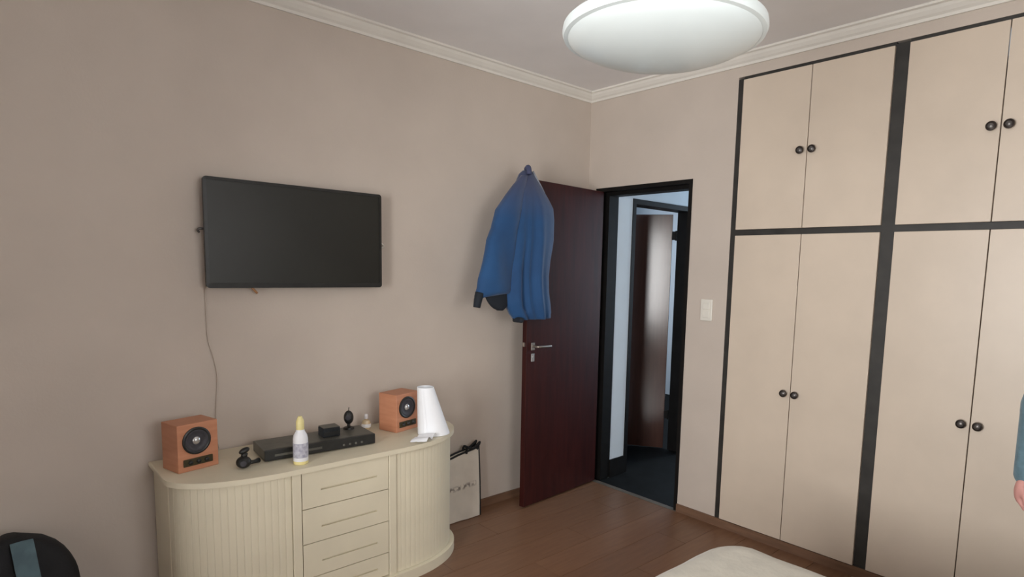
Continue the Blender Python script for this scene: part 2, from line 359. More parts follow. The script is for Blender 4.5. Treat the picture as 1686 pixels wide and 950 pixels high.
# ------------------------------------------------------------------ dresser with tambour ends
YL, YR, FX = -2.648, -1.320, 0.490
yc0, yc1, xcl, xcr = -2.25, -1.722, 0.285, 0.185       # where the curved ends begin
def d_outline(off=0.0, n=26, xb=0.018):
    pts = [(xb, YL - off)]
    ax, ay, e = FX + off - xcl, yc0 - (YL - off), 2 / 2.15
    for k in range(n + 1):
        t = PI / 2 * k / n
        pts.append((xcl + ax * abs(math.sin(t)) ** e, yc0 - ay * abs(math.cos(t)) ** e))
    ax = FX + off - xcr; ay = (YR + off) - yc1
    for k in range(n + 1):
        t = PI / 2 * (1 - k / n)
        pts.append((xcr + ax * abs(math.sin(t)) ** e, yc1 + ay * abs(math.cos(t)) ** e))
    pts.append((xb, YR + off)); return pts
DYC = (YL + YR) / 2
dr = tag(empty('dresser', (0.25, DYC, 0)), 'cream dresser with curved slatted ends and four central drawers', 'dresser')
def dp(name, bm, m, par=dr, smooth=False):
    bmesh.ops.translate(bm, vec=(-0.25, -DYC, 0), verts=bm.verts); return obj(name, bm, m, par, smooth)
bm = bm_new(); prism(bm, d_outline(0.016, xb=0.014), 0.638, 0.660)
bmesh.ops.bevel(bm, geom=[e for e in bm.edges if abs(e.verts[0].co.z - e.verts[1].co.z) < 1e-5 and e.is_manifold], offset=0.006, segments=2, profile=0.5, affect='EDGES')
dp('top', bm, 'dresser_paint', smooth='auto')
bm = bm_new(); prism(bm, d_outline(0.020, xb=0.014), 0.0, 0.050)
bmesh.ops.bevel(bm, geom=[e for e in bm.edges if abs(e.verts[0].co.z - e.verts[1].co.z) < 1e-5 and e.verts[0].co.z > 0.04], offset=0.010, segments=2, profile=0.5, affect='EDGES')
dp('base', bm, 'dresser_paint', smooth='auto')
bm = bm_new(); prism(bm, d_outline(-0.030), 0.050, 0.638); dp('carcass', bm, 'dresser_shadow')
for ya, yb, xe in ((YL, YL + 0.032, 0.275), (YR - 0.032, YR, 0.170)):
    bm = bm_new(); box(bm, 0.018, xe, ya, yb, 0.050, 0.638, bev=0.004); dp('side_panel', bm, 'dresser_paint')
# drawers
DA, DB = -2.208, -1.812
for ya, yb in ((DA - 0.040, DA - 0.003), (DB + 0.003, DB + 0.040)):
    bm = bm_new(); box(bm, 0.45, FX + 0.004, ya, yb, 0.050, 0.638, bev=0.003); dp('stile', bm, 'dresser_paint')
lev = [0.636, 0.4725, 0.318, 0.1645, 0.054]
for i in range(4):
    z1, z0 = lev[i], lev[i + 1] + 0.004; zs = z1 - (0.087 if i < 3 else 0.062); ya, yb, xa, xb = DA, DB, 0.462, FX
    sa, sb, h = -2.128, -1.868, 0.004
    bm = bm_new(); box(bm, xa, xb, ya, yb, z0, zs - h); box(bm, xa, xb, ya, yb, zs + h, z1); box(bm, xa, xb, ya, sa, zs - h, zs + h); box(bm, xa, xb, sb, yb, zs - h, zs + h)
    d = dp('drawer', bm, 'dresser_paint')
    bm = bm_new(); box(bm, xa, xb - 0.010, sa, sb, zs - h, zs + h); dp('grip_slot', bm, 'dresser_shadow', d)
# tambour doors: one upright slat after another round the curve
sw = 0.0262
me_s = bpy.data.meshes.new('slat'); t = bm_new()
sec = [(-0.5 * sw + 0.0003, -0.010), (-0.5 * sw + 0.0002, 0.0), (-0.38 * sw, 0.0009), (0, 0.0012), (0.38 * sw, 0.0009), (0.5 * sw - 0.0002, 0.0), (0.5 * sw - 0.0003, -0.010)]
loft(t, [[(nx, ty, z) for ty, nx in sec] for z in (0.052, 0.636)])
bmesh.ops.recalc_face_normals(t, faces=t.faces); t.to_mesh(me_s); t.free(); me_s.materials.append(MATS['dresser_paint'])
out = d_outline(-0.004, n=160)
half = len(out) // 2
def resample(pts, step):
    res = []; acc = 0.0; nxt = step / 2
    for (x0, y0), (x1, y1) in zip(pts, pts[1:]):
        L = math.hypot(x1 - x0, y1 - y0)
        if L < 1e-9: continue
        while acc + L >= nxt:
            q = (nxt - acc) / L; res.append((x0 + (x1 - x0) * q, y0 + (y1 - y0) * q, math.atan2(y1 - y0, x1 - x0))); nxt += step
        acc += L
    return res
for side in (0, 1):
    pts = out[1:half] if side == 0 else out[half:-1][::-1]
    lim = DA - 0.042 if side == 0 else DB + 0.042
    pts = [q for q in pts if (q[1] < yc0 + 0.001 if side == 0 else q[1] > yc1 - 0.001)]
    pts.append((FX - 0.004, lim))
    door_bm = bm_new(); inner = [q for q in d_outline(-0.020, n=40)]
    inner = inner[1:len(inner) // 2] if side == 0 else inner[len(inner) // 2:-1]
    back = [q for q in d_outline(-0.026, n=40)]
    back = back[1:len(back) // 2] if side == 0 else back[len(back) // 2:-1]
    poly = inner + back[::-1]
    prism(door_bm, poly, 0.052, 0.636)
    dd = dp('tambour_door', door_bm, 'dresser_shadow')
    for (x, y, a) in resample(pts[::-1], sw):
        ang = a + PI / 2 if side == 0 else a - PI / 2
        meshobj('slat', me_s, dd, (x - 0.25, y - DYC, 0), ang)

# ------------------------------------------------------------------ television, its cable and fittings
tv = tag(empty('television', (0.0, -2.023, 1.62)), 'black flat-screen television mounted on the beige wall', 'television')
def tp(name, bm, m, smooth=False):
    bmesh.ops.translate(bm, vec=(0, 2.023, -1.62), verts=bm.verts); return obj(name, bm, m, tv, smooth)
y0, y1, z0, z1 = -2.431, -1.615, 1.390, 1.861
bm = bm_new(); box(bm, 0.030, 0.066, y0 + 0.004, y1 - 0.004, z0 + 0.004, z1 - 0.004, bev=0.006); tp('housing', bm, 'black_plastic')
bm = bm_new()
def rrect(ya, yb, za, zb, rad, n=5):
    P_ = []
    for cy, cz, a0 in ((yb - rad, zb - rad, 0), (ya + rad, zb - rad, 90), (ya + rad, za + rad, 180), (yb - rad, za + rad, 270)):
        for k in range(n + 1):
            a = math.radians(a0 + 90 * k / n); P_.append((cy + rad * math.cos(a), cz + rad * math.sin(a)))
    return P_
A = rrect(y0, y1, z0, z1, 0.014); B = rrect(y0 + 0.013, y1 - 0.013, z0 + 0.022, z1 - 0.013, 0.006)
loft(bm, [[(0.060, *q) for q in A], [(0.070, *q) for q in A], [(0.072, *q) for q in B], [(0.067, *q) for q in B], [(0.060, *q) for q in A]], cap=False); tp('bezel', bm, 'black_plastic')
bm = bm_new(); loft(bm, [[(0.062, *q) for q in B], [(0.0685, *q) for q in B]]); tp('screen', bm, 'screen')
bm = bm_new(); box(bm, 0.0, 0.006, -2.10, -1.95, 1.50, 1.74); box(bm, 0.006, 0.032, -2.09, -2.07, 1.50, 1.74); box(bm, 0.006, 0.032, -1.98, -1.96, 1.50, 1.74); tp('wall_bracket', bm, 'dark_frame')
bm = bm_new(); tube(bm, smooth_path([(0.03, -2.425, 1.642), (0.028, -2.440, 1.642), (0.026, -2.446, 1.634), (0.022, -2.440, 1.626)], 4), 0.005); tp('side_hook', bm, 'knob_cap', True)
bm = bm_new(); tube(bm, smooth_path([(0.03, -1.625, 1.625), (0.03, -1.600, 1.618), (0.025, -1.580, 1.605), (0.02, -1.586, 1.596), (0.012, -1.594, 1.600)], 4), 0.0045); tp('side_hook', bm, 'white_plastic', True)
bm = bm_new(); tube(bm, [(0.04, -2.245, 1.396), (0.04, -2.232, 1.380), (0.04, -2.218, 1.364)], 0.0055); tp('plug_stub', bm, 'amber', True)
bm = bm_new()
tube(bm, smooth_path([(0.03, -2.425, 1.41), (0.010, -2.423, 1.38), (0.006, -2.421, 1.266), (0.006, -2.418, 1.159), (0.006, -2.399, 1.076), (0.006, -2.387, 0.993), (0.006, -2.392, 0.911), (0.006, -2.399, 0.801), (0.006, -2.395, 0.70), (0.008, -2.39, 0.664)], 5), 0.0027, 8)
tag(obj('television_cable', bm, 'cable', None, True), 'thin beige cable hanging from the television down the wall', 'cable')

# ------------------------------------------------------------------ speakers
TOP = 0.660
def speaker(loc, rotz, label):
    s = tag(empty('bookshelf_speaker', loc, rotz), label, 'speaker', 'wooden speakers on the dresser')
    w_, d_, h_ = 0.160, 0.125, 0.194
    bm = bm_new(); box(bm, -d_, 0, 0, w_, 0, h_, bev=0.003); obj('cabinet', bm, 'cherry', s)
    c = (0, w_ * 0.46, 0.122)
    bm = bm_new(); lathe(bm, [(0.056, 0.0), (0.056, 0.004), (0.050, 0.0065), (0.044, 0.004)], c, (1, 0, 0), 36); obj('woofer_ring', bm, 'black_plastic', s, 'auto')
    bm = bm_new(); lathe(bm, [(0.046, 0.004), (0.040, 0.0055), (0.034, 0.002), (0.016, 0.0008), (0.0155, 0.001)], c, (1, 0, 0), 36); k = obj('woofer_cone', bm, 'cone', s, True)
    bm = bm_new(); lathe(bm, [(0.016, 0.001), (0.012, 0.006), (0.006, 0.0085), (0, 0.009)], c, (1, 0, 0), 24); obj('dust_cap', bm, 'silver', k, True)
    bm = bm_new(); box(bm, 0, 0.005, w_ * 0.48 - 0.058, w_ * 0.48 + 0.058, 0.022, 0.052, bev=0.002); p_ = obj('control_panel', bm, 'olive', s)
    for yy in (-0.032, 0.0, 0.032):
        bm = bm_new(); lathe(bm, [(0.009, 0.0), (0.008, 0.006), (0, 0.0065)], (0.005, w_ * 0.48 + yy, 0.037), (1, 0, 0), 14); obj('dial', bm, 'black_plastic', p_, True)
    for (xx, yy) in ((-0.015, 0.015), (-0.015, w_ - 0.015), (-d_ + 0.015, 0.015), (-d_ + 0.015, w_ - 0.015)): pass
    return s
speaker((0.268, -2.606, TOP), math.radians(14), 'light wood speaker at the rounded dresser end below the television cable')
speaker((0.262, -1.642, TOP), math.radians(15), 'light wood speaker standing beside the white paper roll')

# ------------------------------------------------------------------ things on the dresser
# set-top player
pl = tag(empty('media_player', (0.34, -2.06, TOP), math.radians(-4)), 'long flat black media player lying on the dresser', 'media player')
bm = bm_new(); box(bm, -0.185, -0.006, -0.24, 0.25, 0.004, 0.050, bev=0.003); obj('housing', bm, 'grey_plastic', pl)
bm = bm_new(); box(bm, -0.006, 0.008, -0.24, 0.25, 0.004, 0.050, bev=0.003); fp = obj('front_panel', bm, 'black_plastic', pl)
bm = bm_new(); box(bm, 0.008, 0.0095, -0.20, 0.00, 0.020, 0.030); obj('disc_tray', bm, 'grey_plastic', fp)
for k in range(4):
    bm = bm_new(); lathe(bm, [(0.006, 0), (0.005, 0.003), (0, 0.0034)], (0.008, 0.10 + 0.028 * k, 0.020), (1, 0, 0), 12); obj('button', bm, 'grey_plastic', fp, True)
for (xx, yy) in ((-0.15, -0.2), (-0.15, 0.2), (-0.02, -0.2), (-0.02, 0.2)):
    bm = bm_new(); cyl(bm, (xx, yy, 0), (xx, yy, 0.006), 0.012); obj('foot', bm, 'black_plastic', pl)
# small router on the player
ro = tag(empty('router', (0.262, -1.990, TOP + 0.050), math.radians(-4)), 'small dark box standing on top of the media player', 'router')
bm = bm_new(); box(bm, -0.035, 0.035, -0.040, 0.040, 0, 0.044, bev=0.005); obj('housing', bm, 'charcoal_fabric', ro)
bm = bm_new(); box(bm, 0.035, 0.037, -0.036, 0.036, 0.010, 0.026, bev=0.0008); obj('front_strip', bm, 'black_plastic', ro)
bm = bm_new(); box(bm, -0.034, 0.034, -0.038, 0.038, 0.044, 0.046, bev=0.0008); obj('lid', bm, 'grey_plastic', ro)
# oval webcam on foot
wb = tag(empty('desk_gadget', (0.205, -1.868, TOP + 0.050), math.radians(-35)), 'small oval black gadget on a round foot next to the pale perfume bottle', 'gadget')
bm = bm_new(); lathe(bm, [(0, 0), (0.026, 0), (0.024, 0.008), (0.008, 0.012), (0.007, 0.026), (0, 0.026)], n=20); obj('foot', bm, 'black_plastic', wb, 'auto')
bm = bm_new(); bmesh.ops.create_uvsphere(bm, u_segments=20, v_segments=12, radius=1.0); bmesh.ops.scale(bm, vec=(0.018, 0.023, 0.034), verts=bm.verts); bmesh.ops.translate(bm, vec=(0, 0, 0.056), verts=bm.verts); obj('body', bm, 'black_plastic', wb, True)
bm = bm_new(); lathe(bm, [(0.013, 0), (0.013, 0.007), (0.009, 0.008), (0, 0.006)], (0.013, 0, 0.058), (1, 0, 0), 20); obj('lens', bm, 'cone', wb, 'auto')
bm = bm_new(); tube(bm, smooth_path([(0, 0, 0.088), (0.001, 0.001, 0.098), (0.0, 0.002, 0.106)], 3), 0.002); obj('aerial', bm, 'black_plastic', wb, True)
# perfume bottle
pf = tag(empty('perfume_bottle', (0.095, -1.722, TOP)), 'small pale perfume bottle between the oval black gadget and the wooden speaker', 'bottle')
bm = bm_new(); lathe(bm, [(0, 0), (0.018, 0), (0.022, 0.006), (0.023, 0.03), (0.018, 0.046), (0.007, 0.052), (0.007, 0.058), (0, 0.058)], n=24); obj('flask', bm, 'perfume', pf, 'auto')
bm = bm_new(); lathe(bm, [(0, 0.056), (0.010, 0.056), (0.010, 0.074), (0.006, 0.080), (0, 0.080)], n=20); obj('cap', bm, 'bottle_white', pf, 'auto')
bm = bm_new(); lathe(bm, [(0.0233, 0.012), (0.0236, 0.014), (0.0236, 0.028), (0.0233, 0.030)], n=24); obj('label', bm, 'paper', pf, 'auto')
# spray bottle
sp = tag(empty('spray_bottle', (0.430, -2.187, TOP)), 'white spray bottle with a pale yellow cap in front of the media player', 'bottle')
bm = bm_new(); lathe(bm, [(0.029, 0.012), (0.030, 0.016), (0.030, 0.108), (0.027, 0.124), (0.018, 0.140), (0.016, 0.150), (0, 0.150)], n=28); obj('body', bm, 'bottle_white', sp, 'auto')
bm = bm_new(); lathe(bm, [(0, 0), (0.027, 0), (0.0300, 0.003), (0.0300, 0.014), (0.0285, 0.015), (0, 0.015)], n=28); obj('base_ring', bm, 'bottle_yellow', sp, 'auto')
bm = bm_new(); lathe(bm, [(0.0303, 0.030), (0.0306, 0.032), (0.0306, 0.090), (0.0303, 0.092)], n=28); obj('label', bm, 'bottle_print', sp, 'auto')
bm = bm_new(); lathe(bm, [(0, 0.148), (0.0165, 0.148), (0.0165, 0.182), (0.013, 0.192), (0.008, 0.204), (0, 0.206)], n=24); obj('cap', bm, 'bottle_yellow', sp, 'auto')
# small clip-on lamp / camera lying at the left
gd = tag(empty('desk_gadget', (0.345, -2.388, TOP)), 'small black gadget with round body and stub arm left of the media player', 'gadget')
bm = bm_new(); bmesh.ops.create_uvsphere(bm, u_segments=20, v_segments=12, radius=0.029); bmesh.ops.scale(bm, vec=(1, 1, 0.86), verts=bm.verts); bmesh.ops.translate(bm, vec=(0, 0, 0.025), verts=bm.verts); obj('body', bm, 'black_plastic', gd, True)
bm = bm_new(); cyl(bm, (-0.004, 0.002, 0.042), (-0.008, 0.008, 0.062), 0.012); obj('neck', bm, 'black_plastic', gd, True)
bm = bm_new(); bmesh.ops.create_uvsphere(bm, u_segments=16, v_segments=10, radius=1); bmesh.ops.scale(bm, vec=(0.014, 0.022, 0.012), verts=bm.verts); bmesh.ops.rotate(bm, matrix=Matrix.Rotation(math.radians(22), 3, 'X'), verts=bm.verts); bmesh.ops.translate(bm, vec=(-0.008, 0.006, 0.070), verts=bm.verts); obj('head', bm, 'black_plastic', gd, True)
bm = bm_new(); tube(bm, [(0, 0.02, 0.018), (-0.012, 0.045, 0.015), (-0.024, 0.066, 0.014)], [0.009, 0.008, 0.011], 10); obj('arm', bm, 'black_plastic', gd, True)
bm = bm_new(); lathe(bm, [(0.012, 0), (0.012, 0.006), (0.008, 0.007), (0, 0.005)], (0.024, -0.008, 0.026), (0.95, -0.3, 0), 16); obj('lens', bm, 'cone', gd, 'auto')
# paper rolled into a cone + folded sheet at its foot
pc = empty('paper_roll', (0.372, -1.492, TOP)); tag(pc, 'white sheet of paper rolled into an open upright cone', 'paper')
bm = bm_new(); rr = []
for i in range(11):
    t = i / 10; rad = 0.080 * (1 - t) + 0.041 * t; cx, cy, z = -0.0296 * t, -0.0313 * t, 0.002 + 0.236 * t
    ring = []
    for k in range(44):
        a = 2 * PI * k / 44 + 0.8; wob = 1 + 0.02 * math.sin(3 * a + 2 * t) * (1 - t)
        ring.append((cx + rad * wob * math.cos(a), cy + rad * wob * math.sin(a), z))
    rr.append(ring)
inn = [[(x + (-0.0296 * i / 10 - x) * 0.02, y + (-0.0313 * i / 10 - y) * 0.02, z) for x, y, z in rr[i]] for i in range(11)]
loft(bm, rr + inn[::-1] + [rr[0]], cap=False); obj('sheet', bm, 'paper', pc, 'auto')
bm = bm_new(); ov = []
for i in range(11):
    t = i / 10; a = -1.15 + 0.10 * t; rad = (0.080 * (1 - t) + 0.041 * t) * 1.02
    ov.append([(-0.0296 * t + rad * math.cos(a + q) * s_, -0.0313 * t + rad * math.sin(a + q) * s_, 0.002 + 0.236 * t) for q, s_ in ((0, 1.03), (0.10, 1.02), (0.2, 1.0), (0.2, 0.995), (0.1, 1.0), (0, 1.0))])
loft(bm, ov); obj('overlap_flap', bm, 'paper', pc, 'auto')
bm = bm_new(); n = 16; th = 0.0012; g0 = []; 
for j in range(2):
    for i in range(n + 1):
        row = []
        for k in range(9):
            uu, vv = i / n, k / 8
            z = 0.004 + 0.022 * abs(math.sin(uu * PI * 1.5 + 0.5 * vv)) * (0.4 + 0.6 * vv) + 0.004 * noise.noise(Vector((uu * 4, vv * 4, 0.3)))
            row.append((0.085 * (vv - 0.5), 0.115 * (uu - 0.5), max(0.001, z) + j * th))
        g0.append(row)
V = [[bm.verts.new(q) for q in row] for row in g0]
for j in range(2):
    for i in range(n):
        for k in range(8):
            a = V[j * (n + 1) + i]; b_ = V[j * (n + 1) + i + 1]; bm.faces.new((a[k], a[k + 1], b_[k + 1], b_[k]))
tis = obj('folded_paper', bm, 'paper', None, True, loc=(0.455, -1.605, TOP), rotz=math.radians(35)); tag(tis, 'small crumpled white paper lying at the foot of the paper cone', 'paper')

# ------------------------------------------------------------------ tote bag on the floor by the dresser
tb = tag(empty('tote_bag', (0.065, -1.11, 0)), 'white canvas tote bag with black piping on the floor', 'bag')
bm = bm_new(); rings = []
for i in range(13):
    t = i / 12; z = 0.004 + 0.398 * t; hw = 0.120 + 0.004 * math.sin(t * 3); dep = 0.040 * (1 - 0.55 * t)
    ring = []
    for (sx, sy) in ((1, -1), (1, -0.6), (1, -0.2), (1, 0.2), (1, 0.6), (1, 1), (-1, 1), (-1, 0.6), (-1, 0.2), (-1, -0.2), (-1, -0.6), (-1, -1)):
        wv = 0.006 * math.sin(sy * 4 + t * 5) * (1 - abs(sy))
        ring.append((sx * dep + wv, sy * hw, z + (0.022 * sy * t)))
    rings.append(ring)
loft(bm, rings); bag = obj('body', bm, 'canvas', tb, 'auto')
for ids, nm in (((5,), 'piping'), ((0,), 'piping'), ((6,), 'piping'), ((11,), 'piping')):
    bm = bm_new(); tube(bm, [rings[i][ids[0]] for i in range(13)], 0.0045, 8); obj('piping', bm, 'black_fabric', tb, True)
bm = bm_new(); tp_ = rings[-1]; tube(bm, [Vector(q) + Vector((0, 0, 0.003)) for q in tp_[:6] + tp_[6:] + tp_[:1]], 0.006, 8); obj('top_binding', bm, 'black_fabric', tb, True)
for sx in (0.018, -0.018):
    bm = bm_new(); path = smooth_path([(sx, 0.030, 0.400), (sx + 0.003, 0.035, 0.436), (sx + 0.010, 0.065, 0.424), (sx + 0.004, 0.098, 0.436), (sx, 0.128, 0.452), (sx - 0.004, 0.118, 0.428), (sx, 0.105, 0.412)], 5)
    tube(bm, path, 0.0075, 8); obj('handle', bm, 'black_fabric', tb, True)
# grey faded print across the front panel: a material masked to a band, worn into blotches
m = MATS['canvas']; nt = m.node_tree; b = nt.nodes['Principled BSDF']; src = b.inputs['Base Color'].links[0].from_socket
tc = nt.nodes.new('ShaderNodeTexCoord'); sx = nt.nodes.new('ShaderNodeSeparateXYZ'); nt.links.new(tc.outputs['Object'], sx.inputs[0])
def mth(op, a, b_, c=None):
    n = nt.nodes.new('ShaderNodeMath'); n.operation = op
    for i, v in enumerate((a, b_, c)):
        if v is None: continue
        if isinstance(v, (int, float)): n.inputs[i].default_value = v
        else: nt.links.new(v, n.inputs[i])
    return n.outputs[0]
zz = mth('SUBTRACT', sx.outputs['Z'], mth('MULTIPLY_ADD', sx.outputs['Y'], 0.05, 0.205))
band = mth('MAXIMUM', mth('MULTIPLY_ADD', mth('ABSOLUTE', zz, 0), -50.0, 1.0), 0.0)
inx = mth('MULTIPLY', mth('LESS_THAN', mth('ABSOLUTE', sx.outputs['Y'], 0), 0.098), mth('GREATER_THAN', sx.outputs['X'], 0.0))
cmb = nt.nodes.new('ShaderNodeCombineXYZ'); nt.links.new(mth('MULTIPLY', sx.outputs['Y'], 48), cmb.inputs[0]); nt.links.new(mth('MULTIPLY', sx.outputs['Z'], 40), cmb.inputs[1])
nz = nt.nodes.new('ShaderNodeTexNoise'); nz.inputs['Scale'].default_value = 1.0; nz.inputs['Detail'].default_value = 1; nt.links.new(cmb.outputs[0], nz.inputs['Vector'])
ink = mth('MULTIPLY', mth('MULTIPLY', band, inx), mth('SMOOTH_MIN', mth('MAXIMUM', mth('MULTIPLY_ADD', nz.outputs['Fac'], 5.0, -2.0), 0.0), 1.0, 0.2))
mixc = nt.nodes.new('ShaderNodeMix'); mixc.data_type = 'RGBA'; nt.links.new(mth('MINIMUM', mth('MULTIPLY', ink, 1.1), 0.8), mixc.inputs[0]); nt.links.new(src, mixc.inputs[6]); mixc.inputs[7].default_value = lin((96, 86, 80))
nt.links.new(mixc.outputs[2], b.inputs['Base Color'])

# ------------------------------------------------------------------ jacket on the door corner
jk = tag(empty('jacket', (0.26, -0.80, 1.20)), 'blue jacket hung over the top corner of the open door', 'jacket')
JO = Vector((0.26, -0.80, 1.20))
def jp(name, bm, m, smooth=True):
    bmesh.ops.translate(bm, vec=-JO, verts=bm.verts); return obj(name, bm, m, jk, smooth)
lev = [  # z, y left, y right, thickness
    (2.068, -0.808, -0.742, 0.030), (2.045, -0.838, -0.722, 0.045), (1.985, -0.872, -0.671, 0.065), (1.930, -0.902, -0.628, 0.082), (1.866, -0.925, -0.582, 0.095),
    (1.800, -0.938, -0.574, 0.105), (1.680, -0.942, -0.576, 0.112), (1.560, -0.944, -0.600, 0.115), (1.460, -0.944, -0.613, 0.115), (1.360, -0.940, -0.606, 0.115), (1.290, -0.930, -0.592, 0.112), (1.240, -0.902, -0.584, 0.105), (1.205, -0.868, -0.582, 0.095)]
levs = []
for (a, b_) in zip(lev, lev[1:]):
    for k in range(3): levs.append(tuple(a[i] + (b_[i] - a[i]) * k / 3 for i in range(4)))
levs.append(lev[-1])
rings = []
for (z, yl, yr, th) in levs:
    ring = []; n = 26; g = max(0, min(1, (2.0 - z) / 0.5))
    for k in range(n + 1):                       # front, from right to left
        t = k / n; y = yr + (yl - yr) * t
        fold = g * (0.014 * math.sin(2 * PI * 2.3 * t + 1.8 * z) + 0.010 * math.sin(2 * PI * 4.1 * t - 2.2 * z + 1)) * math.sin(PI * t)
        deep = -0.032 * g * math.exp(-((t - 0.68) / 0.055) ** 2) * (1 if z > 1.27 else 0.5)
        wr_ = 0.006 * noise.noise(Vector((y * 9, z * 7, 1.7)))
        ring.append((0.226 + th * (math.sin(PI * (0.04 + 0.92 * t)) ** 0.45) * 0.85 + fold + deep + wr_, y, z))
    for k in range(1, n):
        t = 1 - k / n; y = yr + (yl - yr) * t
        ring.append((0.2265 - (0.02 if y < -0.76 else 0) * g * math.sin(PI * k / n), y, z))
    rings.append(ring)
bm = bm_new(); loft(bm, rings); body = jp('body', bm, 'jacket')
# left side of the jacket: sleeve and flap hanging past the free edge of the door
bm = bm_new(); rings = []
sl = [(2.035, -0.842, -0.800, 0.030), (1.975, -0.898, -0.810, 0.050), (1.915, -0.950, -0.830, 0.070), (1.826, -1.020, -0.850, 0.088), (1.770, -1.032, -0.870, 0.092), (1.725, -1.044, -0.885, 0.094),
      (1.656, -1.082, -0.890, 0.096), (1.600, -1.092, -0.895, 0.096), (1.540, -1.106, -0.900, 0.096), (1.440, -1.134, -0.905, 0.092), (1.375, -1.152, -0.910, 0.080), (1.360, -1.150, -0.915, 0.060)]
sls = []
for (a, b_) in zip(sl, sl[1:]):
    for k in range(3): sls.append(tuple(a[i] + (b_[i] - a[i]) * k / 3 for i in range(4)))
sls.append(sl[-1])
for (z, yl, yr, th) in sls:
    ring = []; g = max(0, min(1, (1.95 - z) / 0.4))
    for k in range(30):
        a = 2 * PI * k / 30; cy, hy = (yl + yr) / 2, (yr - yl) / 2; y = cy + hy * math.sin(a)
        x = 0.262 + 0.5 * th * math.copysign(abs(math.cos(a)) ** 0.7, math.cos(a)) + g * 0.010 * math.sin(26 * y + 7 * z) + 0.008 * noise.noise(Vector((y * 8, z * 8, 4.2)))
        ring.append((x, y, z - (0.030 * g * max(0, -math.sin(a)) if z < 1.42 else 0)))
    rings.append(ring)
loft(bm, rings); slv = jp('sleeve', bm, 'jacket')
bm = bm_new(); tube(bm, smooth_path([(0.262, -1.128, 1.365), (0.262, -1.140, 1.325), (0.262, -1.148, 1.285)], 3), [0.026, 0.025, 0.024, 0.023, 0.022, 0.021, 0.020], 16); jp('cuff', bm, 'jacket_dark')
bm = bm_new(); rings = []
for i in range(10):
    t = i / 9; hw = 0.092 * math.sqrt(max(0.03, 1 - t ** 2.2)); cy = -1.005 + 0.030 * t
    rings.append([(0.250 + 0.022 * math.cos(a), cy + hw * math.sin(a), 1.385 - 0.122 * t) for a in [2 * PI * k / 20 for k in range(20)]])
loft(bm, rings); jp('lining', bm, 'jacket_dark')
bm = bm_new(); tube(bm, smooth_path([(0.250, -0.745, 2.068), (0.250, -0.722, 2.040), (0.248, -0.672, 1.982), (0.246, -0.630, 1.926), (0.244, -0.588, 1.866)], 5), 0.006, 8); jp('zipper', bm, 'grey_fabric')
bm = bm_new(); tube(bm, smooth_path([(0.282, -0.800, 2.046), (0.262, -0.790, 2.082), (0.225, -0.770, 2.082), (0.190, -0.745, 2.066), (0.172, -0.742, 2.03), (0.160, -0.750, 1.97)], 4), [0.016] * 10 + [0.014] * 11, 10); jp('collar', bm, 'jacket_collar')
bm = bm_new(); box(bm, 0.236, 0.318, -0.874, -0.848, 1.190, 1.222, bev=0.01); jp('hem_toggle', bm, 'jacket_dark')

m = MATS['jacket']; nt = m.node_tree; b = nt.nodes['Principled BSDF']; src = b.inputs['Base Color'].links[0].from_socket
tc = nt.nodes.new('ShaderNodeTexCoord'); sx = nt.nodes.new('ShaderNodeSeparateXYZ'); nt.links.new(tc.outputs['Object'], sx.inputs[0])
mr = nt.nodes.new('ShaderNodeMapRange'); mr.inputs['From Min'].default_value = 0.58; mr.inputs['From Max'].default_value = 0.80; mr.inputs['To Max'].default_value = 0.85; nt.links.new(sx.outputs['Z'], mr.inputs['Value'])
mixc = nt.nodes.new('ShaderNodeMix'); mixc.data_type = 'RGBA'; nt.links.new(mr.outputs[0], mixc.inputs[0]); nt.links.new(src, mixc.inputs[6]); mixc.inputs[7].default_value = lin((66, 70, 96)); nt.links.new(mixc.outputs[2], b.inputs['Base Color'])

# ------------------------------------------------------------------ light switch
sw_ = tag(empty('light_switch', (0.992, 0, 1.286)), 'white light switch plate between the doorway and wardrobe', 'light switch')
bm = bm_new(); box(bm, -0.039, 0.039, -0.009, 0, -0.064, 0.064, bev=0.003); pt = obj('plate', bm, 'white_plastic', sw_)
for zz_ in (-0.024, 0.024):
    bm = bm_new(); box(bm, -0.022, 0.022, -0.0125, -0.009, zz_ - 0.020, zz_ + 0.020, bev=0.0015); obj('rocker', bm, 'white_plastic', sw_)

# ------------------------------------------------------------------ ceiling pendant
lp = tag(empty('pendant_lamp', (1.925, -1.775, 2.13)), 'large white dish lamp hanging below the ceiling', 'lamp')
bm = bm_new(); lathe(bm, [(0, -0.062), (0.06, -0.0605), (0.12, -0.054), (0.18, -0.041), (0.225, -0.024), (0.252, -0.008), (0.258, 0.0)], n=72); obj('diffuser', bm, 'opal', lp, True)
bm = bm_new(); lathe(bm, [(0.254, -0.006), (0.265, -0.004), (0.269, 0.006), (0.267, 0.020), (0.258, 0.028), (0.20, 0.034), (0.03, 0.044), (0, 0.044)], n=72); obj('rim', bm, 'opal', lp, 'auto')
bm = bm_new(); cyl(bm, (0, 0, 0.042), (0, 0, 0.555), 0.008); obj('stem', bm, 'white_plastic', lp, True)
bm = bm_new(); lathe(bm, [(0, 0.57), (0.06, 0.57), (0.06, 0.555), (0.03, 0.535), (0.008, 0.53)], n=32); obj('canopy', bm, 'white_plastic', lp, 'auto')

